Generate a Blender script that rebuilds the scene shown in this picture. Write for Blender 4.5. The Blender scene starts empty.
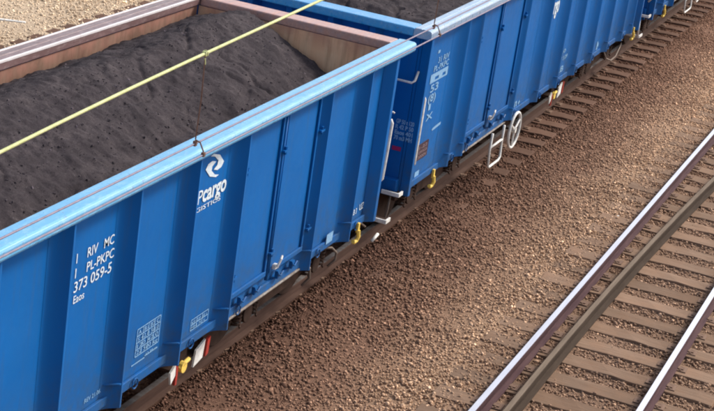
import bpy, math, random
import numpy as np
from mathutils import Vector, Matrix, noise
random.seed(7); rng = np.random.default_rng(11)
S = bpy.context.scene; C = S.collection

# ---------------------------------------------------------------- camera
cd = bpy.data.cameras.new("camera"); cam = bpy.data.objects.new("camera", cd); C.objects.link(cam)
S.camera = cam
cd.sensor_width = 36; cd.lens = 1698.6 / 714 * 36; cd.clip_start = .1; cd.clip_end = 2000
cd.shift_y = .0019
r_, u_, w_ = (.91547717, .37660989, .14165641), (-.25058378, .25818137, .93303277), (-.31481633, .889667, -.33073148)
M = Matrix(((r_[0], u_[0], -w_[0], 7.5439), (r_[1], u_[1], -w_[1], -19.2175), (r_[2], u_[2], -w_[2], 7.5956), (0, 0, 0, 1)))
cam.matrix_world = M

# ---------------------------------------------------------------- sky, sun, exposure
SUN_AZ, SUN_EL = math.radians(36), math.radians(40)
W = bpy.data.worlds.new("World"); S.world = W; W.use_nodes = True
nt = W.node_tree; bg = nt.nodes['Background']
sky = nt.nodes.new('ShaderNodeTexSky'); sky.sky_type = 'NISHITA'; sky.sun_disc = False
sky.sun_elevation = SUN_EL; sky.sun_rotation = SUN_AZ; sky.dust_density = 3.0; sky.air_density = 1.0
hz = nt.nodes.new('ShaderNodeHueSaturation'); hz.inputs['Saturation'].default_value = .55   # thin high haze
nt.links.new(sky.outputs[0], hz.inputs['Color']); nt.links.new(hz.outputs[0], bg.inputs[0]); bg.inputs[1].default_value = .15
sl = bpy.data.lights.new("sun", 'SUN'); sl.energy = 2.4; sl.angle = math.radians(9); sl.color = (1, .93, .82)
sun = bpy.data.objects.new("sun", sl); C.objects.link(sun)
sd = Vector((math.sin(SUN_AZ) * math.cos(SUN_EL), math.cos(SUN_AZ) * math.cos(SUN_EL), math.sin(SUN_EL)))
sun.rotation_euler = sd.to_track_quat('Z', 'Y').to_euler(); sun.location = (0, 0, 30)
vs = S.view_settings; vs.view_transform = 'Standard'; vs.look = 'None'; vs.exposure = .55; vs.gamma = 1
vs.use_curve_mapping = False
S.render.engine = 'CYCLES'; S.cycles.filter_width = 2.0

# ---------------------------------------------------------------- materials
class NT:
    def __init__(s, name):
        s.m = bpy.data.materials.new(name); s.m.use_nodes = True; s.t = s.m.node_tree
        s.b = s.t.nodes['Principled BSDF']; s.N = s.t.nodes; s.L = s.t.links
        s.tc = s.N.new('ShaderNodeTexCoord')
    def noise(s, scale, detail=4, rough=.6, vec=None, dist=0.0):
        n = s.N.new('ShaderNodeTexNoise'); n.inputs['Scale'].default_value = scale
        n.inputs['Detail'].default_value = detail; n.inputs['Roughness'].default_value = rough
        n.inputs['Distortion'].default_value = dist
        s.L.new(vec if vec else s.tc.outputs['Object'], n.inputs['Vector']); return n.outputs['Fac']
    def scalev(s, v3, src=None):
        n = s.N.new('ShaderNodeMapping'); n.inputs['Scale'].default_value = v3
        s.L.new(src if src else s.tc.outputs['Object'], n.inputs['Vector']); return n.outputs[0]
    def ramp(s, fac, stops):
        n = s.N.new('ShaderNodeValToRGB'); e = n.color_ramp.elements
        while len(e) < len(stops): e.new(.5)
        for k, (p, c) in enumerate(stops):
            e[k].position = p; e[k].color = (*c, 1) if len(c) == 3 else c
        s.L.new(fac, n.inputs[0]); return n.outputs[0]
    def mix(s, fac, a, b, mode='MIX'):
        n = s.N.new('ShaderNodeMix'); n.data_type = 'RGBA'; n.blend_type = mode
        def put(x, i):
            if isinstance(x, (int, float)): n.inputs[i].default_value = x
            elif isinstance(x, tuple): n.inputs[i].default_value = (*x, 1)
            else: s.L.new(x, n.inputs[i])
        put(fac, 0); put(a, 6); put(b, 7); return n.outputs[2]
    def math(s, op, a, b=0.0, c=None):
        n = s.N.new('ShaderNodeMath'); n.operation = op
        for i, x in enumerate((a, b) if c is None else (a, b, c)):
            if isinstance(x, (int, float)): n.inputs[i].default_value = x
            else: s.L.new(x, n.inputs[i])
        return n.outputs[0]
    def xyz(s, src=None):
        n = s.N.new('ShaderNodeSeparateXYZ'); s.L.new(src if src else s.tc.outputs['Object'], n.inputs[0]); return n.outputs
    def maprange(s, v, a, b, c, d, smooth=False):
        n = s.N.new('ShaderNodeMapRange'); s.L.new(v, n.inputs[0])
        if smooth: n.interpolation_type = 'SMOOTHSTEP'
        for i, x in enumerate((a, b, c, d)): n.inputs[i + 1].default_value = x
        return n.outputs[0]
    def bump(s, h, strength=.3, dist=.01):
        n = s.N.new('ShaderNodeBump'); n.inputs['Strength'].default_value = strength; n.inputs['Distance'].default_value = dist
        s.L.new(h, n.inputs['Height']); s.L.new(n.outputs[0], s.b.inputs['Normal'])
    def col(s, c):
        if isinstance(c, tuple): s.b.inputs['Base Color'].default_value = (*c, 1)
        else: s.L.new(c, s.b.inputs['Base Color'])
    def rough(s, r):
        if isinstance(r, (int, float)): s.b.inputs['Roughness'].default_value = r
        else: s.L.new(r, s.b.inputs['Roughness'])
    def metal(s, v): s.b.inputs['Metallic'].default_value = v

def paint(name, base, dark, dirt, grime=.5, rough=.38, coat=.3, lowz=.9, streak=.25):
    n = NT(name)
    big = n.noise(1.1, 3, .55)
    c = n.mix(n.ramp(big, [(.3, (0, 0, 0)), (.75, (1, 1, 1))]), dark, base)
    st = n.noise(1.0, 5, .65, n.scalev((16, 16, .9)))           # vertical rain streaks
    stf = n.math('MULTIPLY', n.maprange(st, .52, .78, 0, 1), streak)
    c = n.mix(stf, c, dirt)
    z = n.xyz()[2]
    low = n.maprange(z, lowz + .75, lowz - .1, 0, grime)        # spray of brake dust up from the sill
    f = n.math('MULTIPLY', low, n.maprange(n.noise(7, 5, .7), .35, .7, .1, 1))
    c = n.mix(f, c, dirt)
    sp = n.noise(38, 3, .6)
    c = n.mix(n.math('MULTIPLY', n.maprange(sp, .66, .76, 0, 1), .35), c, dirt)
    n.col(c)
    n.rough(n.maprange(n.noise(5, 4), .3, .7, rough - .06, rough + .16))
    n.b.inputs['Coat Weight'].default_value = coat; n.b.inputs['Coat Roughness'].default_value = .22; n.b.inputs['Specular IOR Level'].default_value = .14
    n.bump(n.noise(2.2, 2, .4), .35, .02)
    return n.m

m_blue = paint('blue_paint', (.001, .118, .40), (.001, .102, .35), (.045, .075, .11), .8, .45, .04, streak=.32)
m_blue_dk = paint('blue_end_paint', (.001, .12, .42), (.001, .10, .36), (.04, .08, .15), .4, .5, .08, streak=.2)

def rim_mat(name, a, b, scr, amt, rough=.3):
    n = NT(name)
    v = n.scalev((9, 1.1, 9))
    c = n.mix(n.ramp(n.noise(1.4, 4, .6, v), [(.3, (0, 0, 0)), (.7, (1, 1, 1))]), a, b)
    s_ = n.noise(5, 6, .72, n.scalev((6, 1.4, 6)))
    c = n.mix(n.math('MULTIPLY', n.maprange(s_, .5, .66, 0, 1), amt), c, scr)
    d = n.noise(22, 4, .7)
    c = n.mix(n.math('MULTIPLY', n.maprange(d, .6, .7, 0, 1), .5), c, (.10, .07, .06))
    n.col(c); n.rough(n.maprange(n.noise(8, 3), .3, .7, rough - .08, rough + .15))
    n.b.inputs['Coat Weight'].default_value = .5; n.b.inputs['Coat Roughness'].default_value = .25
    n.bump(n.noise(3, 3, .5), .4, .01)
    return n.m
m_rim = rim_mat('worn_blue_rim_glare', (.08, .33, .62), (.12, .39, .66), (.32, .52, .70), .45)  # paint blue lightened: sky glare is put into the base colour, under the scuffs
m_rim_b = rim_mat('scuffed_grey_rim', (.16, .30, .50), (.26, .38, .54), (.46, .46, .50), .6)
m_rim_far = rim_mat('rusty_rim', (.11, .055, .055), (.19, .11, .11), (.45, .36, .36), .35, .45)
m_edge = rim_mat('worn_glint_edge', (.62, .55, .56), (.74, .70, .72), (.80, .78, .80), .6, .35)  # pale tone carries the sky glint painted along the worn far edges
m_beam = rim_mat('blue_end_beam', (.02, .24, .56), (.03, .28, .58), (.2, .38, .55), .35)
m_beam_rust = rim_mat('rusty_end_beam', (.46, .23, .18), (.36, .24, .24), (.56, .34, .27), .7, .5)

def rust_int(c1=(.10, .062, .042), c2=(.15, .095, .066), c3=(.23, .165, .12), nm='rusty_steel_inside'):
    n = NT(nm)
    c = n.ramp(n.noise(1.6, 5, .6), [(.3, c1), (.55, c2), (.75, c3)])
    st = n.noise(1.0, 4, .6, n.scalev((7, 7, .7)))
    c = n.mix(n.maprange(st, .42, .68, 0, .7), c, c3)
    st2 = n.noise(1.7, 4, .6, n.scalev((9, 9, .8)))
    c = n.mix(n.maprange(st2, .5, .7, 0, .65), c, tuple(v * .62 for v in c1))
    z = n.xyz()[2]
    c = n.mix(n.math('MULTIPLY', n.maprange(z, 2.62, 2.8, 0, .65), n.maprange(n.noise(4, 4), .35, .6, .3, 1)), c, (.42, .19, .15))
    n.col(c); n.rough(.85); n.b.inputs['Specular IOR Level'].default_value = .15; n.bump(n.noise(30, 5, .7), .3, .006); return n.m
m_rust_in = rust_int()
m_rust_end = rust_int((.74, .40, .24), (.84, .50, .31), (.86, .60, .40), 'rusty_end_inside_lit')  # dusty tan rust, colour brightened to stand in for bounce light on end walls

def simple(name, c1, c2, scale=8, rough=.6, metal=0, bump=.2, coat=0):
    n = NT(name); n.col(n.mix(n.ramp(n.noise(scale, 5, .65), [(.35, (0, 0, 0)), (.68, (1, 1, 1))]), c1, c2))
    n.rough(rough); n.metal(metal); n.b.inputs['Coat Weight'].default_value = coat; n.b.inputs['Specular IOR Level'].default_value = .15
    n.bump(n.noise(scale * 4, 4, .6), bump, .005); return n.m
m_under = simple('underframe_dirt', (.030, .017, .013), (.058, .032, .024), 6, .85)
m_steel = simple('worn_steel', (.35, .34, .34), (.22, .16, .14), 12, .45, .6)
m_white = simple('white_paint', (.78, .78, .76), (.55, .52, .48), 14, .45, bump=.05)
m_yellow = simple('yellow_paint', (.85, .60, .12), (.68, .46, .12), 14, .5, bump=.05)
m_red = simple('red_paint', (.45, .04, .03), (.25, .05, .04), 14, .5)
m_magenta = simple('red_label_paint', (.40, .02, .12), (.33, .03, .10), 30, .5)
m_letter = simple('white_lettering', (.74, .80, .84), (.50, .62, .72), 40, .5, bump=0)
m_letter_faint = simple('faded_lettering', (.26, .43, .62), (.14, .32, .56), 40, .5, bump=0)
m_plate_text = simple('plate_text', (.30, .22, .24), (.22, .15, .17), 20, .6)
m_brown = simple('brown_plate_paint', (.045, .025, .035), (.07, .04, .05), 20, .6)
m_hose = simple('rubber_hose', (.15, .11, .09), (.22, .18, .15), 20, .7)
m_scrape = simple('scraped_steel_edge', (.34, .32, .30), (.16, .12, .10), 9, .5, .2)
m_cu = simple('grooved_copper', (.19, .17, .23), (.27, .24, .31), 30, .6, .1)
m_patina = simple('copper_patina', (.46, .50, .22), (.60, .62, .34), 30, .5, 0)
m_drop = simple('dropper_copper', (.13, .075, .06), (.20, .13, .11), 30, .5, .3)
m_wood = None

def ground_color(n, vec, jitter=.5):
    """ballast colour: rust-brown brake dust beside each track, paler stone between them"""
    x, y, z = n.xyz(vec)[0:3]
    w = n.math('ADD', x, n.math('MULTIPLY', n.math('SUBTRACT', n.noise(.8, 5, .65, vec), .5), 1.0))
    c = n.ramp(n.maprange(w, -9, 7, 0, 1), [
        (.00, (.62, .50, .37)), (.22, (.58, .46, .34)), (.40, (.30, .19, .14)), (.47, (.10, .055, .042)),
        (.630, (.130, .070, .050)), (.685, (.25, .148, .102)), (.750, (.47, .315, .21)), (.79, (.29, .185, .128)),
        (.88, (.29, .188, .130))])
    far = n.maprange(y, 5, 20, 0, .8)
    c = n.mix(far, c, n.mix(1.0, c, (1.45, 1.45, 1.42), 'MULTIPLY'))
    return c

def ground_mat():
    n = NT('ballast_bed'); v = n.tc.outputs['Object']
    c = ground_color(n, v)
    f = n.noise(26, 6, .75)
    c = n.mix(1.0, c, n.ramp(f, [(.3, (.5, .46, .44)), (.6, (.95, .92, .9))]), 'MULTIPLY')
    n.col(c); n.rough(.95); n.b.inputs['Specular IOR Level'].default_value = .15; n.bump(n.noise(30, 6, .75), .8, .03); return n.m
m_ground = ground_mat()

def stone_mat():
    n = NT('ballast_stone')
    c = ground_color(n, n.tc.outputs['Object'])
    g = n.N.new('ShaderNodeNewGeometry')
    c = n.mix(1.0, c, n.ramp(g.outputs['Random Per Island'], [
        (0, (.78, .74, .72)), (.3, (.92, .89, .87)), (.6, (1.05, 1.02, 1.0)), (.88, (1.3, 1.28, 1.26)), (.965, (1.75, 1.75, 1.7)), (1, (2.8, 2.8, 2.7))]), 'MULTIPLY')
    n.col(c); n.rough(.95); n.b.inputs['Specular IOR Level'].default_value = .15; return n.m
m_stone = stone_mat()

def wood_mat(name, a, b, cst):
    n = NT(name)
    info = n.N.new('ShaderNodeObjectInfo')
    add = n.N.new('ShaderNodeVectorMath'); add.operation = 'ADD'
    cmb = n.N.new('ShaderNodeCombineXYZ'); n.L.new(n.math('MULTIPLY', info.outputs['Random'], 37.0), cmb.inputs[0])
    n.L.new(n.tc.outputs['Object'], add.inputs[0]); n.L.new(cmb.outputs[0], add.inputs[1])
    gr = n.noise(1.0, 6, .7, n.scalev((1.6, 34, 34), add.outputs[0]), .4)
    c = n.mix(n.ramp(gr, [(.35, (0, 0, 0)), (.65, (1, 1, 1))]), a, b)
    c = n.mix(n.maprange(n.noise(3.0, 5, .7, add.outputs[0]), .45, .7, 0, .7), c, cst)
    h = n.N.new('ShaderNodeHueSaturation'); n.L.new(c, h.inputs['Color'])
    n.L.new(n.maprange(info.outputs['Random'], 0, 1, .78, 1.18), h.inputs['Value'])
    n.b.inputs['Specular IOR Level'].default_value = .12; n.col(h.outputs[0]); n.rough(.9); n.bump(gr, .5, .01); return n.m
m_wood = wood_mat('timber_sleeper', (.165, .105, .072), (.26, .172, .12), (.24, .142, .09))
m_wood_t1 = wood_mat('timber_sleeper_dusty', (.115, .064, .046), (.155, .090, .066), (.12, .066, .045))

def rail_mat(name, a, b, metal=0, rough=.7):
    n = NT(name); c = n.mix(n.ramp(n.noise(1.0, 5, .7, n.scalev((20, 1.5, 20))), [(.35, (0, 0, 0)), (.65, (1, 1, 1))]), a, b)
    n.col(c); n.rough(rough); n.metal(metal); n.b.inputs['Specular IOR Level'].default_value = .5 if metal else .12; n.bump(n.noise(40, 4), .15, .004); return n.m
m_rail_side = rail_mat('rail_rust', (.055, .028, .034), (.095, .052, .055), 0, .85)
m_rail_top = rail_mat('polished_rail_head', (.86, .84, .86), (.74, .72, .76), .9, .3)
m_chair = rail_mat('dusty_iron', (.16, .10, .075), (.23, .15, .11), 0, .85)
m_rail_dust = rail_mat('rail_brake_dust', (.06, .033, .026), (.09, .052, .04), 0, .85)
m_rail_old_side = rail_mat('dull_rail_web', (.038, .025, .018), (.060, .042, .031), 0, .9)
m_rail_old = rail_mat('dull_rusty_rail', (.14, .105, .078), (.21, .16, .12), 0, .9)

def coal_mat(lump):
    n = NT('coal_lump' if lump else 'coal'); g = n.N.new('ShaderNodeNewGeometry')
    c = n.ramp(n.noise(3.2, 6, .7), [(.3, (.036, .031, .036)), (.5, (.055, .047, .053)), (.72, (.092, .079, .084))])
    c = n.mix(1.0, c, n.ramp(n.noise(60, 5, .75), [(.3, (.5, .5, .52)), (.65, (1.1, 1.05, 1.05))]), 'MULTIPLY')
    if lump: c = n.mix(1.0, c, n.ramp(g.outputs['Random Per Island'], [(0, (1.0, 1.0, 1.0)), (.8, (1.5, 1.5, 1.5)), (.95, (2.4, 2.4, 2.5)), (1, (4, 4, 4))]), 'MULTIPLY')
    c = n.mix(n.math('MULTIPLY', n.maprange(n.noise(95, 2, .5), .70, .76, 0, 1), .5), c, (.34, .31, .30))
    n.col(c); n.rough(.9); n.b.inputs['Specular IOR Level'].default_value = .12; n.bump(n.noise(60, 5, .8), .5 if lump else 1.0, .004 if lump else .010); return n.m
m_coal = coal_mat(False); m_lump = coal_mat(True)

# ---------------------------------------------------------------- mesh helpers
class MB:
    def __init__(s): s.v = []; s.f = []; s.m = []
    def add(s, vs_, fs, mi=0):
        o = len(s.v); s.v += [tuple(v) for v in vs_]; s.f += [tuple(i + o for i in f) for f in fs]; s.m += [mi] * len(fs); return s
    def box(s, x0, x1, y0, y1, z0, z1, mi=0):
        x0, x1 = min(x0, x1), max(x0, x1); y0, y1 = min(y0, y1), max(y0, y1); z0, z1 = min(z0, z1), max(z0, z1)
        return s.add([(x0, y0, z0), (x1, y0, z0), (x1, y1, z0), (x0, y1, z0), (x0, y0, z1), (x1, y0, z1), (x1, y1, z1), (x0, y1, z1)],
                     [(0, 3, 2, 1), (4, 5, 6, 7), (0, 1, 5, 4), (1, 2, 6, 5), (2, 3, 7, 6), (3, 0, 4, 7)], mi)
    def prism(s, poly, a0, a1, axis='z', mi=0):
        """poly (p,q) extruded along axis: z -> (x,y), y -> (x,z), x -> (y,z)"""
        n = len(poly)
        def P(p, q, a): return (p, q, a) if axis == 'z' else ((p, a, q) if axis == 'y' else (a, p, q))
        vs_ = [P(p, q, a0) for p, q in poly] + [P(p, q, a1) for p, q in poly]
        fs = [tuple(range(n))[::-1], tuple(range(n, 2 * n))] + [(i, (i + 1) % n, n + (i + 1) % n, n + i) for i in range(n)]
        return s.add(vs_, fs, mi)
    def tube(s, pts, r, seg=8, closed=False, mi=0):
        pts = [Vector(p) for p in pts]; n = len(pts); vs_ = []; prev = None
        for i, p in enumerate(pts):
            if closed: t = pts[(i + 1) % n] - pts[i - 1]
            else: t = pts[min(i + 1, n - 1)] - pts[max(i - 1, 0)]
            t.normalize()
            if prev is None:
                a = Vector((0, 0, 1)) if abs(t.z) < .9 else Vector((1, 0, 0)); a = (a - t * a.dot(t)).normalized()
            else: a = (prev - t * prev.dot(t)).normalized()
            prev = a; b = t.cross(a)
            for k in range(seg):
                q = 2 * math.pi * k / seg; vs_.append(p + (a * math.cos(q) + b * math.sin(q)) * r)
        fs = []
        for i in range(n if closed else n - 1):
            j = (i + 1) % n
            for k in range(seg): fs.append((i * seg + k, i * seg + (k + 1) % seg, j * seg + (k + 1) % seg, j * seg + k))
        if not closed: fs += [tuple(range(seg))[::-1], tuple(range((n - 1) * seg, n * seg))]
        return s.add(vs_, fs, mi)
    def disc(s, c, axis, r, w, seg=28, mi=0, r2=None):
        """cylinder centred at c along axis with width w"""
        a = Vector(axis).normalized(); b = a.orthogonal().normalized(); d = a.cross(b); c = Vector(c)
        r2 = r if r2 is None else r2
        vs_ = [c - a * w / 2 + (b * math.cos(t) + d * math.sin(t)) * r for t in [2 * math.pi * k / seg for k in range(seg)]]
        vs_ += [c + a * w / 2 + (b * math.cos(t) + d * math.sin(t)) * r2 for t in [2 * math.pi * k / seg for k in range(seg)]]
        return s.add(vs_, [tuple(range(seg))[::-1], tuple(range(seg, 2 * seg))] + [(i, (i + 1) % seg, seg + (i + 1) % seg, seg + i) for i in range(seg)], mi)
    def build(s, name, mats, parent=None, bevel=0, smooth=False, seg=2, label=None):
        me = bpy.data.meshes.new(name); me.from_pydata(s.v, [], s.f)
        for m in (mats if isinstance(mats, (list, tuple)) else [mats]): me.materials.append(m)
        me.polygons.foreach_set('material_index', s.m)
        if smooth: me.polygons.foreach_set('use_smooth', [True] * len(s.f))
        me.update(); o = bpy.data.objects.new(name, me); C.objects.link(o)
        if parent: o.parent = parent
        if bevel:
            b = o.modifiers.new('bevel', 'BEVEL'); b.width = bevel; b.segments = seg; b.limit_method = 'ANGLE'; b.angle_limit = math.radians(40)
        if label: o['label'] = label
        return o
def tag(o, label=None, cat=None, group=None, kind=None):
    for k, v in (('label', label), ('category', cat), ('group', group), ('kind', kind)):
        if v: o[k] = v
    return o
def empty(name, loc, label, cat, group=None):
    o = bpy.data.objects.new(name, None); C.objects.link(o); o.location = loc; o.empty_display_size = .2
    return tag(o, label, cat, group)

def text_mesh(name, rows, mat, parent, X, yaxis=True, off=.004, bold=0.0):
    """rows: (string, start, z_base, height, width or None[, align]); the text lies in the plane x = X and reads towards +Y,
    or (yaxis False) in the plane y = X facing -Y and reads towards +X"""
    for st, s0, z0, h, wd in rows:
        mb = MB()
        cu = bpy.data.curves.new('t', 'FONT'); cu.body = st; cu.size = 1; cu.offset = bold; cu.resolution_u = 3
        ob = bpy.data.objects.new('t', cu); C.objects.link(ob)
        dg = bpy.context.evaluated_depsgraph_get(); dg.update()
        me = bpy.data.meshes.new_from_object(ob.evaluated_get(dg))
        vv = [v.co.copy() for v in me.vertices]; ff = [tuple(p.vertices) for p in me.polygons]
        bpy.data.objects.remove(ob); bpy.data.meshes.remove(me); bpy.data.curves.remove(cu)
        xs = [v.x for v in vv]; w0 = max(xs) - min(xs); x0 = min(xs); hs = h / .70
        kx = (wd / w0) if wd else hs
        if yaxis: pts = [(X + off, s0 + (v.x - x0) * kx, z0 + v.y * hs) for v in vv]
        else: pts = [(s0 + (v.x - x0) * kx, X - off, z0 + v.y * hs) for v in vv]
        mb.add(pts, ff); mb.build(name, mat, parent)

def sheet(mb, X, y0, y1, z0, z1, off=.003):
    mb.add([(X + off, y0, z0), (X + off, y1, z0), (X + off, y1, z1), (X + off, y0, z1)], [(0, 1, 2, 3)])

def table_grid(mb, X, y0, y1, z0, z1, nr, nc, t=.008):
    for i in range(nr + 1):
        z = z0 + (z1 - z0) * i / nr; sheet(mb, X, y0, y1, z - t / 2, z + t / 2, .0035)
    for i in range(nc + 1):
        y = y0 + (y1 - y0) * i / nc; sheet(mb, X, y - t / 2, y + t / 2, z0, z1, .0048)

# ---------------------------------------------------------------- ground
me = bpy.data.meshes.new('ground')
gx = np.concatenate([[-400, -150, -60, -30], np.arange(-16, 12.01, .25), [20, 40, 100, 400]])
gy = np.concatenate([[-300, -100, -40, -22], np.arange(-14, 40.01, .25), [50, 70, 120, 250, 600]])
def level(x, y):
    """height of the ballast surface: nearly flush with the sleepers, a shallow dip between the tracks"""
    x = np.asarray(x, float); y = np.asarray(y, float)
    def sm(v, a, b): t = np.clip((v - a) / (b - a), 0, 1); return t * t * (3 - 2 * t)
    z = -.190 + .018 * (1 - sm(y, 1, 8)) * (1 - sm(np.abs(x), 1.3, 2.0)) - .010 * sm(y, 1, 8) * (1 - sm(np.abs(x), 1.3, 2.0))
    z = z - .045 * sm(x, 1.3, 1.9) * (1 - sm(x, 2.4, 3.1)) + .012 * (1 - sm(x, -4, -3)) 
    z = z + .014 * sm(x, 2.7, 3.1) * (1 - sm(x, 3.5, 3.8)) - .0 * sm(x, 3.6, 3.8)
    z = z + .075 * np.exp(-((np.abs(x) - 1.0) / .20) ** 2) * (1 - sm(y, 0, 9)) * (np.abs(x) > .86)
    return z + 0 * y
def gz(x, y): return float(level(x, y)) - .012 + .016 * noise.noise(Vector((x * .9, y * .9, 0)))
vv = [(x, y, gz(x, y)) for y in gy for x in gx]; nx = len(gx)
ff = [(j * nx + i, j * nx + i + 1, (j + 1) * nx + i + 1, (j + 1) * nx + i) for j in range(len(gy) - 1) for i in range(nx - 1)]
me.from_pydata(vv, [], ff); me.materials.append(m_ground); me.polygons.foreach_set('use_smooth', [True] * len(ff))
go = bpy.data.objects.new('ground', me); C.objects.link(go); tag(go, 'rust stained gravel ground under the tracks', None, None, 'structure')

# ---------------------------------------------------------------- tracks
RAILP = [(-.036, 0), (.036, 0), (.036, -.035), (.012, -.050), (.012, -.135), (.070, -.155), (.070, -.168), (-.070, -.168), (-.070, -.155),
         (-.012, -.135), (-.012, -.050), (-.036, -.035)]
def rail(name, path, label, top, side, headw=.032, group=None):
    """path: list of (x, y); profile swept in the xz plane along y"""
    prof = [(-headw, 0), (headw, 0)]
    P = [(-.036, -.006)] + [(-headw, 0), (headw, 0), (.036, -.006)] + RAILP[2:]
    n = len(P); vs_ = []; fs = []; mi = []
    for (x, y) in path: vs_ += [(x + px, y, pz) for px, pz in P]
    for i in range(len(path) - 1):
        for k in range(n):
            k2 = (k + 1) % n; fs.append((i * n + k, i * n + k2, (i + 1) * n + k2, (i + 1) * n + k)); mi.append(0 if k in (1,) else 1)
    fs += [tuple(range(n))[::-1], tuple(range(len(vs_) - n, len(vs_)))]; mi += [1, 1]
    mb = MB(); mb.add(vs_, fs); mb.m = mi
    o = mb.build(name, [top, side]); return tag(o, label, 'rail', group)
X1 = 3.634
def gray_x(y): return 3.915 + .0 * y + (max(0, y + 3) ** 2) * .00255
Y0, Y1 = -16, 60
rail('steel_rail', [(X1, Y0), (X1, Y1)], 'shiny steel rail crossing the lower right, beside the brown gravel strip', m_rail_top, m_rail_side)
rail('steel_rail', [(X1 + 1.507, Y0), (X1 + 1.507, Y1)], 'shiny steel rail in the lower right corner, with no dull rail beside it', m_rail_top, m_rail_side)
rail('dull_rail', [(gray_x(y) + .02, y) for y in np.arange(-16, 30, .5)], 'dull grey brown unpolished rail curving away beside the shiny rail', m_rail_old, m_rail_old_side, .029)
rail('wagon_track_rail', [(.7535, Y0), (.7535, Y1)], 'rusty rail under the near side of the blue wagons', m_steel, m_rail_dust)
rail('wagon_track_rail', [(-.7535, Y0), (-.7535, Y1)], 'rusty rail under the far side of the blue wagons', m_steel, m_rail_dust)
for xx, w in ((-5.55, 'nearer'), (-7.06, 'farther')):
    rail('neighbour_track_rail', [(xx, Y0), (xx, Y1)], 'steel rail of the track behind the wagons, %s from them' % w, m_rail_top, m_rail_side)

def sleeper_proto(name, x0, x1, mat, seatx):
    r = empty(name, (0, 0, 0), 'x', 'sleeper')
    b = MB(); n = 14
    L = x1 - x0; ys = (-.125, .125)
    # weathered beam: slightly uneven top
    vs_ = []; 
    for i in range(n + 1):
        x = x0 + L * i / n; j = lambda a: (random.random() - .5) * a
        vs_ += [(x, -.152 + j(.012), -.32), (x, .152 + j(.012), -.32), (x, .150 + j(.024), -.172 + j(.012)), (x, -.150 + j(.024), -.172 + j(.012))]
    fs = [(0, 1, 2, 3), (n * 4 + 3, n * 4 + 2, n * 4 + 1, n * 4)]
    for i in range(n):
        for k in range(4): fs.append((i * 4 + k, (i + 1) * 4 + k, (i + 1) * 4 + (k + 1) % 4, i * 4 + (k + 1) % 4))
    b.add(vs_, fs).build('beam', mat, r, .008)
    for sx in seatx:
        q = MB(); q.box(sx - .17, sx + .17, -.075, .075, -.172, -.158)
        for dx in (-.10, .10):
            for dy in (-.05, .05): q.disc((sx + dx, dy, -.155), (0, 0, 1), .014, .012, 6)
            q.box(sx + dx - .035, sx + dx + .035, -.03, .03, -.159, -.147)
        q.build('rail_chair', m_chair, r)
    return r
def copy_tree(o, parent=None):
    c = o.copy(); C.objects.link(c)
    if parent: c.parent = parent
    for ch in list(o.children): copy_tree(ch, c)
    return c
def lay(proto_args, ys, x, label, group, ang=0.0):
    prot = [sleeper_proto(*proto_args), sleeper_proto(*proto_args)]; used = [False, False]
    for i, y in enumerate(ys):
        k = i % 2
        o = prot[k] if not used[k] else copy_tree(prot[k]); used[k] = True
        o.location = (x, y, random.uniform(-.006, .004)); o.rotation_euler = (0, 0, random.uniform(-.012, .012) + ang)
        o['label'] = label; o['group'] = group
lay(('sleeper', -1.35, 1.37, m_wood, (-.7535, .7535)), [.475 + .595 * k for k in range(-18, 26)], 4.39,
    'worn brown timber sleeper of the track with shiny rails at lower right', 'sleepers of the shiny railed track')
lay(('sleeper', -1.36, 1.36, m_wood_t1, (-.7535, .7535)), [12.75 + .66 * k for k in range(-32, 16)], 0,
    'dust covered sleeper poking out from under the blue wagons', 'sleepers under the coal wagons')
lay(('sleeper', -1.34, 1.34, m_wood_t1, (-.7535, .7535)), [5.1 + .55 * k for k in range(-3, 18)], -6.30,
    'sleeper of the track beyond the wagons with only its far end showing', 'sleepers of the track beyond the wagons')

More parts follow.
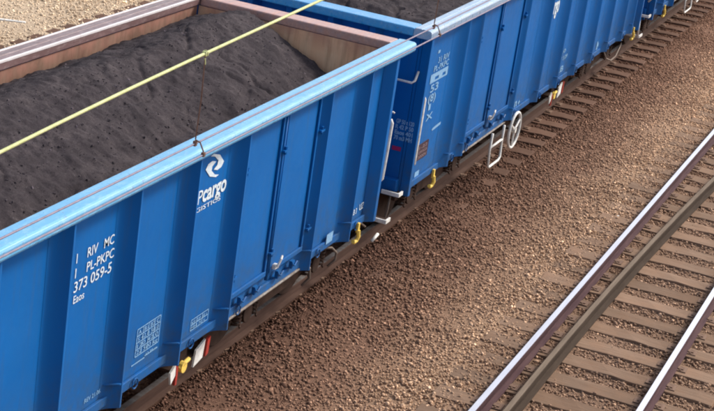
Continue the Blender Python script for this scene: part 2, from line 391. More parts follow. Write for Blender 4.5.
# loose ballast: every stone a small angular lump, merged into one heap per area
def stones(name, label, n, xr, yr, keep, size=(.018, .042), zoff=0.0):
    ico = np.array([(-1, -1, -1), (1, -1, -1), (1, 1, -1), (-1, 1, -1), (-.8, -.8, 1), (.8, -.8, 1), (.8, .8, 1), (-.8, .8, 1)]) * .62
    tri = np.array([(0, 3, 2), (0, 2, 1), (4, 5, 6), (4, 6, 7), (0, 1, 5), (0, 5, 4), (1, 2, 6), (1, 6, 5), (2, 3, 7), (2, 7, 6), (3, 0, 4), (3, 4, 7)]); nv = 8
    x = rng.uniform(*xr, n); y = rng.uniform(*yr, n)
    k = keep(x, y, rng); x, y = x[k], y[k]; n = len(x)
    V = ico[None] * (1 + rng.normal(0, .25, (n, nv, 3))) * np.stack([rng.uniform(.8, 1.5, n), rng.uniform(.6, 1.1, n), rng.uniform(.45, .9, n)], 1)[:, None, :]
    a, b, c = (rng.uniform(0, 6.283, n) for _ in range(3)); b = rng.normal(0, .45, n)
    ca, sa, cb, sb = np.cos(a), np.sin(a), np.cos(b), np.sin(b)
    X = V[..., 0] * ca[:, None] - V[..., 1] * sa[:, None]; Yv = V[..., 0] * sa[:, None] + V[..., 1] * ca[:, None]; Z = V[..., 2]
    X, Z = X * cb[:, None] - Z * sb[:, None], X * sb[:, None] + Z * cb[:, None]
    sz = (size[0] + (size[1] - size[0]) * rng.random(n) ** 2.2) * np.where(rng.random(n) > .96, 1.45, 1)
    z0 = level(x, y) - .010
    P = np.stack([X * sz[:, None] + x[:, None], Yv * sz[:, None] + y[:, None], Z * sz[:, None] + (z0 + sz * .1 + rng.uniform(-.004, .012, n) + zoff)[:, None]], -1).reshape(-1, 3)
    F = (tri[None] + nv * np.arange(n)[:, None, None]).reshape(-1)
    me = bpy.data.meshes.new(name); me.vertices.add(len(P)); me.vertices.foreach_set('co', P.astype(np.float32).ravel())
    me.loops.add(len(F)); me.loops.foreach_set('vertex_index', F.astype(np.int32))
    me.polygons.add(len(F) // 3); me.polygons.foreach_set('loop_start', np.arange(0, len(F), 3, dtype=np.int32))
    me.polygons.foreach_set('loop_total', np.full(len(F) // 3, 3, dtype=np.int32)) if False else None
    me.update(calc_edges=True); me.validate(); me.materials.append(m_stone)
    o = bpy.data.objects.new(name, me); C.objects.link(o); tag(o, label, 'gravel', None, 'stuff'); return o
def dsl(v, y0, p): d = np.abs((v - y0 + p / 2) % p - p / 2); return d
def keep_right(x, y, g):
    k = np.ones(len(x), bool)
    t2 = (x > 3.0) & (x < 5.80); s = dsl(y, .475, .595) < .14
    p = g.random(len(x))
    k &= ~(t2 & (dsl(y, .475, .595) < .12) & (p > np.where(x < 3.55, .72, .18)))
    t1 = (np.abs(x) < 1.38); s1 = dsl(y, 12.75, .66) < .14
    k &= ~(t1 & s1 & (p > np.where(y > 6, .62, np.where(y > 0, .9, 1))))
    for rx in (.79, -.79, X1, X1 + 1.507): k &= np.abs(x - rx) > .075
    k &= np.abs(x - (3.935 + np.maximum(0, y + 3) ** 2 * .00255)) > .08
    # view wedge (with room to step aside)
    k &= (x > -.9) & (y > -11.5) & (y < 26) & (y > (x - 3) * .9 - 10.5) & (x < 8.5)
    return k
stones('ballast_stones', 'loose brown and tan ballast stones between the blue wagons and the shiny rails', 380000, (-.9, 8.6), (-12, 26), keep_right, (.008, .027))
def keep_left(x, y, g):
    k = (y > -2) & (y < 22); s = (x > -7.64) & (x < -4.96) & (dsl(y, 5.1, .55) < .14)
    k &= ~(s & (g.random(len(x)) > .15)); k &= (np.abs(x + 5.55) > .075) & (np.abs(x + 7.06) > .075); return k
stones('pale_ballast_stones', 'pale sunlit tan gravel beyond the far side of the wagons', 90000, (-15, -3.2), (-2, 22), keep_left, (.014, .032))
# single pale finds on the gravel
for (x, y, s, lab) in ((3.26, 4.22, .05, 'lone white stone lying in the brown gravel left of the shiny rail'),):
    b = MB(); b.disc((0, 0, 0), (0, 0, 1), s, s * .5, 9, 0, s * .6); b.disc((0, 0, s * .4), (0, 0, 1), s * .62, s * .4, 9, 0, s * .3)
    o = b.build('white_stone', m_white); o.location = (x, y, -.20); o.rotation_euler = (.2, .1, .7); o.scale = (1.3, .8, .8); tag(o, lab, 'stone')
b = MB(); b.box(-.3, .3, -.04, .04, 0, .03); o = b.build('pale_plank', m_white, bevel=.006); o.location = (-8.45, 6.15, -.19); o.rotation_euler = (0, 0, .45)
tag(o, 'pale plank lying on the tan gravel in the upper left corner', 'plank')

# ---------------------------------------------------------------- wagons
XW, XR, XO, XI = 1.30, 1.42, 1.47, 1.26       # wall face, rib face, rim outer, wall inner
def coal(name, ya, yb, top, hfun, label, lumps=1.0):
    nx, ny = 120, int((yb - ya) / .021); me = bpy.data.meshes.new(name); vs_ = []
    for j in range(ny + 1):
        y = ya + (yb - ya) * j / ny
        for i in range(nx + 1):
            x = -XI + 2 * XI * i / nx
            h = hfun(x, y)
            n1 = noise.fractal(Vector((x * 1.3, y * 1.3, top)), 1.0, 2.1, 5)
            n2 = noise.fractal(Vector((x * 7, y * 7, 3)), .8, 2.1, 4)
            n3 = noise.noise(Vector((x * 17, y * 17, 8))); n4 = noise.noise(Vector((x * 34, y * 34, 2)))
            n1 += .35 * max(0, noise.noise(Vector((x * 2.6, y * 2.6, 40)))) ** .5 - .1
            cr = abs(noise.noise(Vector((x * 1.7 + 5, y * 1.1, 9))))
            crack = -.07 * max(0, 1 - cr / .045) * max(0, noise.noise(Vector((x * .8, y * .8, 20))) + .25)
            vs_.append((x, y, h + .045 * n1 + .024 * n2 + .012 * max(0, n3) + .006 * n4 + crack))
    ff = [(j * (nx + 1) + i, j * (nx + 1) + i + 1, (j + 1) * (nx + 1) + i + 1, (j + 1) * (nx + 1) + i) for j in range(ny) for i in range(nx)]
    # loose lumps lying on the surface
    n = int(500 * (yb - ya) * lumps); G = np.array([v[2] for v in vs_]).reshape(ny + 1, nx + 1)
    lx = rng.uniform(-XI + .04, XI - .04, n); ly = rng.uniform(ya + .04, yb - .04, n)
    lz = G[((ly - ya) / (yb - ya) * ny).astype(int), ((lx + XI) / (2 * XI) * nx).astype(int)]
    sz = .003 + .009 * rng.random(n) ** 3
    cube = np.array([(-1, -1, -.6), (1, -1, -.6), (1, 1, -.6), (-1, 1, -.6), (-.55, -.55, .45), (.55, -.55, .45), (.55, .55, .45), (-.55, .55, .45)])
    V = cube[None] * (1 + rng.normal(0, .25, (n, 8, 3))) * sz[:, None, None]; t = rng.uniform(0, 6.28, n)[:, None]
    V = np.stack([V[..., 0] * np.cos(t) - V[..., 1] * np.sin(t) + lx[:, None], V[..., 0] * np.sin(t) + V[..., 1] * np.cos(t) + ly[:, None], V[..., 2] + (lz + sz * .15)[:, None]], -1).reshape(-1, 3)
    o = len(vs_); vs_ += V.tolist()
    for k in range(n):
        p = o + 8 * k; ff += [(p + 4, p + 5, p + 6, p + 7), (p, p + 1, p + 5, p + 4), (p + 1, p + 2, p + 6, p + 5), (p + 2, p + 3, p + 7, p + 6), (p + 3, p, p + 4, p + 7)]
    me.from_pydata(vs_, [], ff); me.materials.append(m_coal); me.materials.append(m_lump)
    me.polygons.foreach_set('material_index', [0] * (nx * ny) + [1] * (len(ff) - nx * ny))
    me.polygons.foreach_set('use_smooth', [True] * (nx * ny) + [False] * (len(ff) - nx * ny))
    o = bpy.data.objects.new(name, me); C.objects.link(o); tag(o, label, 'coal', 'coal loads in the open wagons', 'stuff'); return o

def wagon(name, ya, yb, zt, label, ribs, doors, rims, near_over, far_over, extra, foot=.075, rw=.175, rexp=2.0, rd=1.0):
    """ya..yb: body ends (world y). ribs: world y of each rib's crest. doors: (y0, ymid, y1) for each doorway."""
    oy = (ya + yb) / 2
    R = empty(name, (0, oy, 0), label, 'coal wagon', 'blue open coal wagons of the train')
    L = lambda y: y - oy
    a, b_ = L(ya), L(yb)
    Z0, Z1 = .84, zt - .11
    # floor and inner lining
    MB().box(-XI + .006, XI - .006, a + .1, b_ - .1, 1.02, 1.08).build('floor', m_rust_in, R)
    for s in (1, -1):
        MB().box(s * (XI + .004), s * XW, a, b_, Z0, Z1).build('side_wall', m_blue, R)
        MB().box(s * XI, s * (XI + .003), a + .09, b_ - .09 + (.16 if extra.get('shift_f') else 0), 1.09, Z1).build('wall_lining', m_rust_in, R)
        # folded corner posts
        for e, sg in ((a, 1), (b_, -1)):
            q = MB(); q.prism([(XW * s + s * .002, e - sg * .004), (XR * s, e - sg * .004), (XR * s, e + sg * .075), (XW * s + s * .002, e + sg * .19)][::(1 if s * sg > 0 else -1)], Z0 - .05, Z1)
            q.build('corner_post', m_blue, R, .008)
        for y in ribs:
            y = L(y); q = MB(); bot = Z0 - foot
            dp = (XR - XW) * rd
            pr = [(XW + .002 + dp * t ** rexp, y - .03 - rw + rw * t) for t in [k / 14 for k in range(15)]]
            xr_ = XW + dp; pr += [(xr_ + .002, y - .012), (xr_ - .004, y + .004), (xr_ - .02, y + .014), (XW + .002, y + .10)]
            q.prism([(s * x_, y_) for x_, y_ in pr][::s], bot, Z1 - .003)
            rb = q.build('rib', m_blue, R, 0, True)
            rb.data.polygons[0].use_smooth = False; rb.data.polygons[1].use_smooth = False
            md = rb.modifiers.new('edges', 'EDGE_SPLIT'); md.split_angle = math.radians(38)
            g_ = MB(); g_.prism([(s * (XW + .006), y - .17), (s * (XW + dp + .004), y - .07), (s * (XW + dp + .004), y - .045), (s * (XW + .006), y - .045)][::s], Z0 + .16, Z0 + .172)
            g_.build('rib_gusset', m_blue, R)
        # side sill with scraped lower edge
        q = MB(); q.box(s * (XW + .004), s * (XW + .035), a + .02, b_ - .02, Z0 - .04, Z0 + .05); q.build('side_sill', m_blue, R, .006)
        for d0, dm, d1 in doors:
            q = MB(); q.box(s * (XW + .0), s * (XW + .05), L(d0), L(d1), Z0 - .065, Z0 - .042)
            q.build('door_threshold', m_scrape, R, .006)
        # top rim: box tube with rolled edges and a seam along its crown
        q = MB(); pr = [(1.240, zt - .095), (1.240, zt - .012), (1.252, zt), (1.335, zt + .004), (1.342, zt - .003), (1.350, zt + .004), (1.440, zt), (1.462, zt - .010), (1.470, zt - .030),
                        (1.470, zt - .085), (1.458, zt - .108), (1.300, zt - .112)]
        q.prism([(s * x_, z_) for x_, z_ in pr][::s], a - near_over + .01, b_ + far_over - .01, 'y')
        q.build('top_rim', rims[0] if s > 0 else rims[1], R, .004)
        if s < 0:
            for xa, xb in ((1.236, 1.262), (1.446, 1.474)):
                q = MB(); q.box(s * xa, s * xb, a - near_over + .012, b_ + far_over - .012, zt - .022, zt + .006); q.build('rim_edge_glint', m_edge, R, .004)  # bright strips added to draw the highlight lines on the far rim
        # doors
        for d0, dm, d1 in doors:
            for y0, y1 in ((d0 + .02, dm - .035), (dm + .055, d1 - .05)):
                y0, y1 = L(y0), L(y1)
                lf = MB(); lf.box(s * (XW + .005), s * (XW + .035), y0, y1, Z0 + .17, Z1 - .03)
                leaf = lf.build('door_leaf', m_blue, R, .006)
                fr = MB(); w = .035; xa, xb = XW + .037, XW + .062
                fr.box(s * xa, s * xb, y0, y1, Z1 - .07, Z1 - .04); fr.box(s * xa, s * xb, y0 + .001, y1 - .001, Z0 + .18, Z0 + .235)
                fr.box(s * xa, s * (xb - .003), y0, y0 + w, Z0 + .236, Z1 - .071); fr.box(s * xa, s * (xb - .003), y1 - w, y1, Z0 + .236, Z1 - .071)
                fr.build('leaf_frame', m_blue, leaf, .005)
            # locking bar between the leaves, hinges and latch
            lb = MB(); yc = L(dm) + .01
            lb.tube([(s * (XW + .05), yc, Z0 + .12), (s * (XW + .05), yc, Z1 - .05)], .018, 8)
            lb.build('locking_bar', m_blue, R, smooth=True)
            for y in (L(d0) - .0, L(d1) + .0, yc):
                for zz in (Z0 + .42, Z1 - .45):
                    h_ = MB(); h_.box(s * (XW + .038), s * (XW + .095), y - .05, y + .05, zz, zz + .022); h_.tube([(s * (XW + .08), y, zz - .03), (s * (XW + .08), y, zz + .055)], .014, 6)
                    h_.build('hinge', m_blue, R)
            la = MB(); yl = yc + .12
            la.box(s * (XW + .064), s * (XW + .10), yl - .03, yl + .03, Z0 + .22, Z0 + .27)
            la.tube([(s * (XW + .11), yl - .01, Z0 + .24), (s * (XW + .13), yl + .03, Z0 + .33), (s * (XW + .12), yl + .07, Z0 + .35)], .013, 8)
            la.build('door_latch', m_white, R)
            for y in (L(d0) + .28, L(d0) + .62, L(dm) + .3, L(d1) - .28):   # clamp lugs under the leaves
                q = MB(); q.box(s * (XW + .037), s * (XW + .075), y - .035, y + .035, Z0 + .055, Z0 + .14); q.tube([(s * (XW + .085), y - .06, Z0 + .13), (s * (XW + .09), y, Z0 + .09), (s * (XW + .085), y + .07, Z0 + .12)], .010, 6)
                q.build('clamp_lug', m_blue, R)
        # rope rings along the outer edge of the sill
        for y in ribs:
            q = MB(); q.tube([(s * (XW + .05), L(y) + .36 + .05 * math.cos(t), Z0 - .01 + .05 * math.sin(t)) for t in [k * math.pi / 5 for k in range(10)]], .008, 6, True)
            q.build('rope_ring', m_blue, R)
    # end walls
    for e, sg, ov, bm in ((a, -1, near_over, 'n'), (b_, 1, far_over, 'f')):
        sh = extra.get('shift_' + bm, 0); e = e + sg * sh; ov = ov - sh
        if sh:
            for s in (1, -1): MB().box(s * (XI + .004), s * (XW - .004), e - sg * (sh - .001), e + sg * .02, Z0, Z1).build('corner_plate', m_blue, R)
        yi, yo = e - sg * .05, e + sg * .0
        MB().box(-XI + .002, XI - .002, e - sg * .046, e - sg * .002, Z0, Z1).build('end_wall', m_blue_dk, R)
        MB().box(-XI + .006, XI - .006, e - sg * .055, e - sg * .049, 1.09, Z1).build('end_lining', m_rust_end, R)
        for x in (-.98, -.44, .12, .68):
            q = MB(); q.prism([(x - .10, e), (x - .035, e + sg * .13), (x + .035, e + sg * .13), (x + .10, e)][::-sg], Z0 + .1, Z1 - .003); q.build('end_rib', m_blue_dk, R, .006)
        q = MB(); q.box(-1.238, 1.238, e - sg * .06, e + sg * (ov - .012), zt - .108, zt - .004)
        o_ = q.build('end_beam', m_beam if extra.get('beam_' + bm) != 'rust' else m_beam_rust, R, .014)
        MB().box(-1.28, 1.28, e + sg * .001, e + sg * .10, Z0 - .06, Z0 + .16).build('buffer_beam', m_blue_dk, R, .01)
        for x in (-.875, .875):
            q = MB(); q.disc((x, e + sg * .20, .90 - .02), (0, sg, 0), .115, .20, 20); q.disc((x, e + sg * .36, .88), (0, sg, 0), .075, .14, 16)
            bf = q.build('buffer', m_under, R, .006)
            MB().disc((x, e + sg * .445, .88), (0, sg, 0), .215, .035, 28, 0, .19).build('buffer_head', m_under, bf, .008)
        q = MB(); q.tube([(0, e + sg * .1, .86), (0, e + sg * .30, .84), (0, e + sg * .36, .72), (.0, e + sg * .30, .66)], .03, 8); q.box(-.12, .12, e + sg * .101, e + sg * .14, .76, .98)
        q.build('coupling_hook', m_under, R)
    # underframe and bogies
    q = MB(); q.box(-.22, .22, a + .1, b_ - .1, .70, .99); q.box(-1.05, -.98, a + .1, b_ - .1, .76, .985); q.box(.98, 1.05, a + .1, b_ - .1, .76, .985)
    k = 0
    while a + .8 + k * 1.2 < b_ - .5: q.box(-1.24, 1.24, a + .8 + k * 1.2, a + .9 + k * 1.2, .80, 1.0); k += 1
    q.build('underframe', m_under, R, .006)
    for bc in (a + 1.9, b_ - 1.9):
        for s in (1, -1):
            q = MB(); x = s * 1.0
            q.prism([(bc - 1.25, .46), (bc - 1.25, .60), (bc - .7, .66), (bc - .45, .58), (bc + .45, .58), (bc + .7, .66), (bc + 1.25, .60), (bc + 1.25, .46), (bc + .55, .34), (bc - .55, .34)], x - .05, x + .05, 'x')
            fr = q.build('bogie_frame', m_under, R, .012)
            for dy in (-.9, .9):
                MB().disc((s * 1.08, bc + dy, .46), (1, 0, 0), .11, .10, 16).build('axle_box', m_under, fr, .008)
                for kk in (-.2, .2):
                    MB().tube([(s * 1.09 + .045 * math.cos(t), bc + dy + kk + .045 * math.sin(t), .36 + .22 * t / 31.4) for t in [i * .6 for i in range(53)]], .012, 5).build('spring', m_under, fr)
        MB().box(-1.0, 1.0, bc - .14, bc + .14, .48, .70).build('bolster', m_under, R)
        for dy in (-.9, .9):
            ax = MB().disc((0, bc + dy, .46), (1, 0, 0), .075, 1.9, 14).build('axle', m_under, R)
            for s in (1, -1):
                q = MB(); q.disc((s * .76, bc + dy, .46), (1, 0, 0), .455, .12, 40); q.disc((s * .70, bc + dy, .46), (1, 0, 0), .485, .03, 40)
                q.build('wheel', m_under, ax, .01)
    return R, L

def jhook(R, L, y, x=1.36, name='tow_hook'):
    q = MB(); y = L(y)
    q.box(x - .015, x + .015, y - .025, y + .025, .74, .86)
    q.tube([(x + .01, y, .77), (x + .02, y + .005, .69), (x + .01, y - .02, .645), (x - .0, y - .07, .635), (x, y - .10, .655)], .026, 8)
    q.build(name, m_yellow, R, .004)
def grab(R, pts, name='grab_rail', mat=None, r=.014):
    MB().tube(pts, r, 8).build(name, mat or m_white, R, smooth=True)
def step(R, y0, y1, z, x0=1.16, x1=1.40):
    """open L-shaped step: white bar across and a short return"""
    q = MB(); q.box(x0, x1, y0 - .012, y0 + .012, z - .03, z + .02); q.box(x1 - .024, x1, y0 + .013, y1, z - .03, z + .02)
    q.build('step', m_white, R, .004)
    MB().box(x0 + .01, x1 - .03, y0 + .014, y1, z - .02, z - .008).build('step_tread', m_under, R)
def stirrup(R, L, y0, y1, zt_, zb, x=1.40):
    y0, y1 = L(y0), L(y1)
    q = MB(); q.tube([(x, y0, zt_), (x, y0 - .02, (zt_ + zb) / 2), (x + .02, y0 - .03, zb + .02), (x + .02, y0 + .02, zb), (x + .02, y1 - .10, zb), (x + .02, y1 - .03, zb + .04), (x, y1 - .0, (zt_ + zb) / 2), (x, y1, zt_)], .019, 8)
    q.tube([(x, y0 - .015, (zt_ + zb) / 2 + .04), (x, y1, (zt_ + zb) / 2 + .04)], .017, 8)
    q.build('stirrup_step', m_white, R, smooth=True)
def handwheel(R, L, y, z, r=.27, x=1.42):
    y = L(y); q = MB(); q.tube([(x, y + r * math.cos(t), z + r * math.sin(t)) for t in [2 * math.pi * k / 32 for k in range(32)]], .022, 8, True)
    w = q.build('brake_handwheel', m_white, R, smooth=True)
    q = MB()
    for t in (.5, 2.6, 4.7): q.tube([(x, y, z), (x, y + r * math.cos(t), z + r * math.sin(t))], .016, 6)
    q.disc((x - .02, y, z), (1, 0, 0), .045, .09, 12); q.build('spokes', m_white, w)
    MB().tube([(x - .40, y, z), (x - .03, y, z)], .018, 8).build('brake_spindle', m_under, R)
def hose(R, pts): MB().tube(pts, .014, 8).build('brake_hose', m_hose, R, smooth=True)
def brakebits(R, L, y, x=1.22):
    y = L(y)
    q = MB(); q.prism([(y - .11, .53), (y - .01, .59), (y + .0, .47), (y - .08, .40)], x, x + .02, 'x'); q.build('changeover_plate', m_white, R)
    q = MB(); q.box(x - .003, x + .024, y + .003, y + .04, .36, .55); q.build('plate_edge', m_red, R)
    q = MB(); q.tube([(x, y + .10, .50), (x + .02, y + .17, .54), (x + .02, y + .26, .55)], .022, 8); q.disc((x + .01, y + .16, .50), (1, 0, 0), .06, .04, 12); q.build('changeover_lever', m_yellow, R)
    q = MB(); q.prism([(y + .38, .41), (y + .41, .58), (y + .60, .64), (y + .57, .45)], x, x + .02, 'x'); q.build('changeover_plate', m_white, R)
    q = MB(); q.prism([(y + .62, .44), (y + .64, .62), (y + .70, .64), (y + .68, .46)], x - .003, x + .026, 'x'); q.build('plate_edge', m_red, R)
    q = MB(); q.box(x - .25, x - .02, y - .05, y + .65, .50, .53); q.box(x - .2, x - .05, y + .2, y + .35, .531, .70); q.build('brake_bracket', m_under, R)

# --- wagon 1: the loaded one filling the left of the picture
e1a, e1b = -13.85, -1.19
ribs1 = [-13.2, -12.15, -9.34, -8.31, -7.24, -6.16, -5.14, -3.13, -2.00]
W1, L1 = wagon('coal_wagon', e1a, e1b, 2.93, 'nearest blue coal wagon with white lettering, filling the left half', ribs1,
               [(-5.06, -4.18, -3.24), (-12.05, -10.85, -9.6)], (m_rim, m_rim_far), .35, .36, {'beam_f': 'rust', 'beam_n': 'rust', 'shift_f': .15})
xt = XW + .002
text_mesh('lettering', [('1    RIV   MC', L1(-8.06), 2.345, .085, .60), ('1    PL-PKPC', L1(-8.06), 2.215, .085, .62), ('373 059-5', L1(-8.06), 2.085, .095, .60), ('Eaos', L1(-8.05), 1.985, .07, .17)], m_letter, W1, xt, bold=.008)
# company emblem and name
def emblem(R, y, z, s, X, mat):
    q = MB()
    A = [(-0.111, 0.117), (-0.052, 0.127), (0.083, 0.087), (0.188, -0.004), (0.147, -0.049), (0.065, -0.061), (-0.016, -0.036), (0.052, -0.005), (0.06, 0.036), (-0.02, 0.093)]
    A = [(p * s, r * s) for p, r in A]; F = [(0, 1, 9), (1, 2, 9), (2, 8, 9), (2, 3, 8), (3, 4, 8), (4, 7, 8), (4, 5, 7), (5, 6, 7)]
    q.add([(X + .004, y + p, z + r) for p, r in A], F); q.add([(X + .004, y - p, z - r) for p, r in A], F)
    q.build('emblem', mat, R)
emblem(W1, L1(-5.65), 2.575, 1.0, xt, m_letter)
text_mesh('lettering', [('PKP', L1(-6.18), 2.26, .135, .345), ('LOGISTICS', L1(-6.14), 2.18, .045, .70)], m_letter, W1, xt, bold=.004)
text_mesh('lettering', [('cargo', L1(-5.835), 2.26, .165, .49)], m_letter, W1, xt, bold=.028)
q = MB(); table_grid(q, xt, L1(-6.85), L1(-6.42), 1.06, 1.33, 4, 4, .010); q.build('load_table', m_letter_faint, W1)
text_mesh('load_table', [('A  B1 B2 C', L1(-6.83), 1.275, .04, .39), ('S 42,0 50,0', L1(-6.83), 1.208, .04, .39), ('120 42,0', L1(-6.83), 1.14, .04, .39), ('22 500 kg', L1(-6.83), 1.075, .04, .39)], m_letter_faint, W1, xt, bold=.01)
q = MB(); sheet(q, xt, L1(-6.90), L1(-6.66), .985, .997); sheet(q, xt, L1(-6.66), L1(-6.42), 1.0, 1.014); q.build('marking_lines', m_letter_faint, W1)
text_mesh('marking_lines', [('REV 21.06.10', L1(-7.70), .945, .042, .34), ('12,79 m', L1(-6.64), 1.0, .03, .2)], m_letter_faint, W1, xt, bold=.01)
q = MB(); table_grid(q, xt, L1(-5.76), L1(-5.40), .93, 1.04, 2, 3, .009); q.build('brake_table', m_letter_faint, W1)
text_mesh('brake_table', [('KE-GP 50 t', L1(-5.74), .99, .03, .32), ('MH 70 t', L1(-5.74), .94, .03, .28)], m_letter_faint, W1, xt, bold=.01)
q = MB(); sheet(q, XW + .040, L1(-2.54), L1(-2.36), .86, .98); q.build('label_plate', m_letter_faint, W1)
text_mesh('marking_lines', [('AB 3', L1(-1.74), .96, .07, .16), ('UZ', L1(-1.50), .97, .08, .14)], m_letter, W1, xt, bold=.01)
jhook(W1, L1, -1.60); jhook(W1, L1, -13.3)
brakebits(W1, L1, -5.83)
grab(W1, [(1.38, L1(-1.10), 2.02), (1.40, L1(-1.09), 1.98), (1.39, L1(-1.08), 1.65), (1.38, L1(-1.08), 1.28), (1.34, L1(-1.12), 1.22)], r=.025)
grab(W1, [(1.30, L1(-1.13), 2.10), (1.38, L1(-1.04), 2.10), (1.40, L1(-1.04), 2.09)], r=.012)
step(W1, L1(-.80), L1(-.66), .66, 1.18, 1.43)
grab(W1, [(1.30, L1(-.86), .39), (1.31, L1(-.80), .42), (1.31, L1(-.70), .44)], 'uncoupling_lever', r=.02)
hose(W1, [(1.30, L1(-3.24), .79), (1.34, L1(-3.12), .80), (1.36, L1(-2.98), .72), (1.35, L1(-2.92), .58), (1.30, L1(-3.0), .50)])
hose(W1, [(1.28, L1(-2.42), .76), (1.33, L1(-2.30), .75), (1.35, L1(-2.18), .66), (1.34, L1(-2.16), .56), (1.28, L1(-2.22), .48)])
hose(W1, [(.9, L1(-.95), .80), (1.0, L1(-.80), .60), (1.1, L1(-.6), .45)])
def h1(x, y):
    d = x + .55
    h = 2.985 - .47 * math.sqrt(d * d + .02) * (1 if d > 0 else .92) + .03 * math.sin(y * 1.9 + x)
    return max(h, 2.36 + .1 * math.sin(y)) - (.05 * max(0, (-4 - y) / 5))
c1 = coal('coal_load', e1a + .06, e1b - .06, 1, h1, 'dark coal heaped in the nearest wagon, under the yellow wire')

# --- wagon 2
e2a, e2b = -.10, 12.50
ribs2 = [1.42, 2.02, 4.30, 5.62, 6.72, 7.80, 8.90, 10.0, 11.1, 11.9]
W2, L2 = wagon('coal_wagon', e2a, e2b, 2.97, 'middle blue coal wagon with white handwheel and stirrup low on its side', ribs2,
               [(2.12, 3.08, 4.2)], (m_rim_b, m_rim_far), .24, .30, {}, .02, .29, 1.75, .95)
tx = XW + .002
q = MB()
sheet(q, tx, L2(.42), L2(1.08), 2.19, 2.245); sheet(q, tx, L2(.42), L2(.60), 2.15, 2.19); sheet(q, tx, L2(.74), L2(.88), 2.15, 2.19); sheet(q, tx, L2(1.0), L2(1.08), 2.15, 2.19); sheet(q, tx, L2(.42), L2(1.08), 2.125, 2.15)
sheet(q, tx, L2(.56), L2(.64), 2.50, 2.54); q.build('label_plate', m_letter_faint, W2)
text_mesh('lettering', [('31 RIV', L2(.62), 2.365, .075, .42), ('PL-PKPC', L2(.50), 2.270, .075, .56)], m_letter_faint, W2, tx, bold=.02)
text_mesh('lettering', [('53', L2(.48), 2.00, .10, .30), ('(8)', L2(.46), 1.87, .10, .28), ('I', L2(.52), 1.76, .08, .08), ('X', L2(.48), 1.62, .09, .26)], m_letter_faint, W2, tx, bold=.02)
q = MB(); q.add([(tx + .004, L2(y), z) for y, z in ((.80, 1.44), (.84, 1.42), (1.17, 1.44), (1.17, 1.48), (.86, 1.46))], [(0, 1, 4), (1, 2, 3, 4)]); q.build('marking_lines', m_letter_faint, W2)
q = MB(); q.box(tx, tx + .012, L2(.34), L2(.74), 1.12, 1.33); pl = q.build('brown_plate', m_brown, W2)
text_mesh('plate_lines', [('1-22', L2(.38), 1.27, .04, .30), ('UWAGA', L2(.38), 1.205, .04, .32), ('3000V', L2(.38), 1.14, .04, .32)], m_plate_text, pl, tx + .012, bold=.01)
q = MB(); sheet(q, tx, L2(1.66), L2(1.98), .84, .93); sheet(q, tx, L2(.40), L2(.56), .86, .96); q.build('label_plate', m_letter_faint, W2)
text_mesh('lettering', [('cargo', L2(5.86), 2.12, .26, .5), ('PKP', L2(6.0), 2.44, .2, .38)], m_letter, W2, tx, bold=.03)
text_mesh('marking_lines', [('REV 3.09', L2(6.92), 1.15, .07, .6), ('AB', L2(6.95), .95, .10, .45), ('120', L2(6.95), 1.28, .06, .4)], m_letter_faint, W2, tx, bold=.015)
text_mesh('marking_lines', [('K', L2(9.6), .90, .14, .3), ('4', L2(11.0), .90, .14, .4), ('70 t', L2(4.6), .86, .12, .4)], m_letter_faint, W2, tx, bold=.03)
# end face: instruction panel, red label, grab rails, step
text_mesh('instruction_panel', [('GP 50 t 120', 1.12, 1.70, .052, .24), ('R 42 P 50', 1.12, 1.63, .052, .24), ('Eaos 401', 1.12, 1.56, .052, .24), ('70 m3 MH', 1.12, 1.49, .052, .24)], m_letter_faint, W2, L2(-.102), False, bold=.04)
q = MB(); q.box(1.12, 1.235, L2(-.112), L2(-.101), 1.35, 1.40); q.build('red_label', m_magenta, W2)
grab(W2, [(1.02, L2(-.12), 2.29), (1.04, L2(-.22), 2.27), (1.28, L2(-.22), 2.27), (1.31, L2(-.20), 2.30), (1.31, L2(-.12), 2.40)], r=.015)
grab(W2, [(1.39, L2(-.05), 2.16), (1.40, L2(-.02), 2.12)], r=.013)
grab(W2, [(1.38, L2(-.02), 2.10), (1.41, L2(-.02), 2.05), (1.41, L2(-.03), 1.30), (1.41, L2(-.03), 1.22), (1.38, L2(.03), 1.18)], r=.025)
step(W2, L2(-.31), L2(-.18), .86, 1.14, 1.38)
hose(W2, [(1.2, L2(-.12), .80), (1.22, L2(-.2), .60), (1.2, L2(-.22), .42)])
jhook(W2, L2, 1.02); jhook(W2, L2, 12.30)
handwheel(W2, L2, 4.53, .61); stirrup(W2, L2, 3.44, 4.0, .80, .29)
brakebits(W2, L2, 7.25)
hose(W2, [(1.30, L2(10.3), .74), (1.34, L2(10.4), .60), (1.36, L2(10.75), .50), (1.35, L2(11.15), .50), (1.33, L2(11.5), .62), (1.32, L2(11.6), .72), (1.30, L2(11.25), .78)])
step(W2, L2(12.70), L2(12.95), .62, 1.1, 1.42)
grab(W2, [(1.38, L2(12.60), .95), (1.39, L2(12.65), .62)], r=.022)
def h2(x, y): return 2.80 + .10 * math.exp(-((x + .2) / .8) ** 2) + .05 * math.sin(y * 1.3) - (.25 * max(0, (.6 - y) / .7) if y < .6 else 0)
c2 = coal('coal_load', e2a + .06, e2b - .06, 2, h2, 'brown black coal in the middle wagon, level with its top rim')

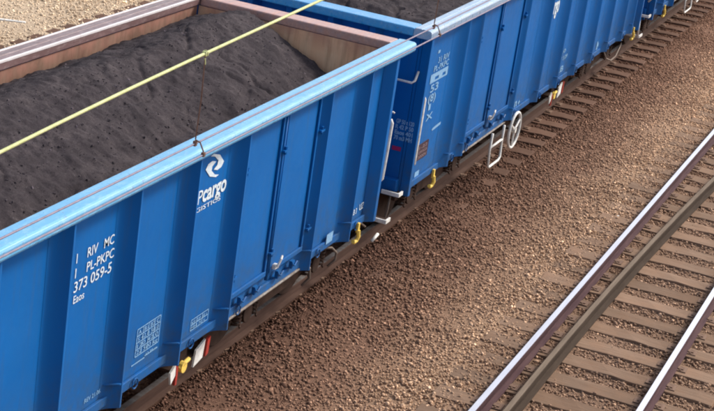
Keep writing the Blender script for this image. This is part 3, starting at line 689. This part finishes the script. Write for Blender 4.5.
# --- wagon 3: only the foot of its near end shows
e3a, e3b = 13.62, 26.2
W3, L3 = wagon('coal_wagon', e3a, e3b, 2.95, 'farthest blue coal wagon, only its lower corner showing at the top edge', [14.5, 15.6, 18.2, 19.3, 20.4, 21.5, 22.6, 23.7, 24.8],
               [(15.7, 16.7, 17.8)], (m_rim, m_rim_far), .3, .3, {})
jhook(W3, L3, 15.05); step(W3, L3(13.36), L3(13.55), .90, 1.1, 1.40)
grab(W3, [(1.38, L3(13.55), 2.0), (1.40, L3(13.5), 1.3), (1.30, L3(13.5), 1.16)], r=.02)
stirrup(W3, L3, 17.1, 17.8, .85, .38); handwheel(W3, L3, 18.4, .7)
c3 = coal('coal_load', e3a + .06, e3b - .06, 3, lambda x, y: 2.7 + .15 * math.exp(-(x / .8) ** 2), 'coal in the farthest wagon beyond the top edge')

# ---------------------------------------------------------------- overhead line
def wire(name, pts, r, mat, label):
    o = MB().tube(pts, r, 8).build(name, mat, None, smooth=True); tag(o, label, 'wire'); return o
def line(x, zf, y0, y1, n): return [(x, y0 + (y1 - y0) * i / n, zf(y0 + (y1 - y0) * i / n)) for i in range(n + 1)]
wire('contact_wire', line(4.50, lambda y: 5.305, -40, 60, 50), .0045, m_cu, 'pinkish contact wire running along the near rim, the upper of two')
wire('contact_wire', line(4.545, lambda y: 5.265 + .0 * y, -40, 60, 50), .0045, m_cu, 'pinkish contact wire running along the near rim, the lower of two')
mz = lambda y: 5.64 + (y + 14.38) * .0509 - .0045 * (y + 14.38) * (y + 11.54) * 1.2 if y < -9 else 5.86 + (y + 9) * .012
def mz(y):
    # sagging messenger: lowest near the camera, rising away to the next mast
    return 5.715 + .034 * (y + 12.8) + (.0010 * (y + 12.8) ** 2 if y > -12.8 else -.012 * (y + 12.8) ** 2 * .6 if y > -16 else 0)
wire('messenger_wire', line(4.50, mz, -16, 30, 92), .0070, m_patina, 'yellow green wire slanting across the coal above the contact wires')
for y, lab in ((-12.83, 'thin dropper hanging from the yellow wire to the near rim of the front wagon'),
               (-9.74, 'thin dropper ending at the corner where the two front wagons meet')):
    R = empty('dropper', (4.50, y, 5.305), lab, 'dropper wire', 'droppers of the overhead line')
    t = mz(y) - 5.305
    MB().tube([(0, 0, .02), (.004, .002, t * .5), (0, 0, t - .01)], .0034, 6).build('dropper_rod', m_drop, R)
    q = MB(); q.box(-.007, .007, -.010, .010, -.010, .014); q.box(.038, .052, -.010, .010, -.048, -.028); q.tube([(.0, 0, .018), (.024, 0, .012), (.045, 0, -.026)], .004, 6); q.build('wire_clamp', m_drop, R, .003)
    q = MB(); q.tube([(.012 * math.cos(a), 0, t + .012 * math.sin(a)) for a in [k * math.pi / 6 for k in range(12)]], .0035, 6, True); q.box(-.010, .010, -.013, .013, t - .010, t + .010); q.tube([(0, .0, t - .02), (.003, .002, t - .05)], .004, 6); q.build('loop_clamp', m_patina, R, .002)
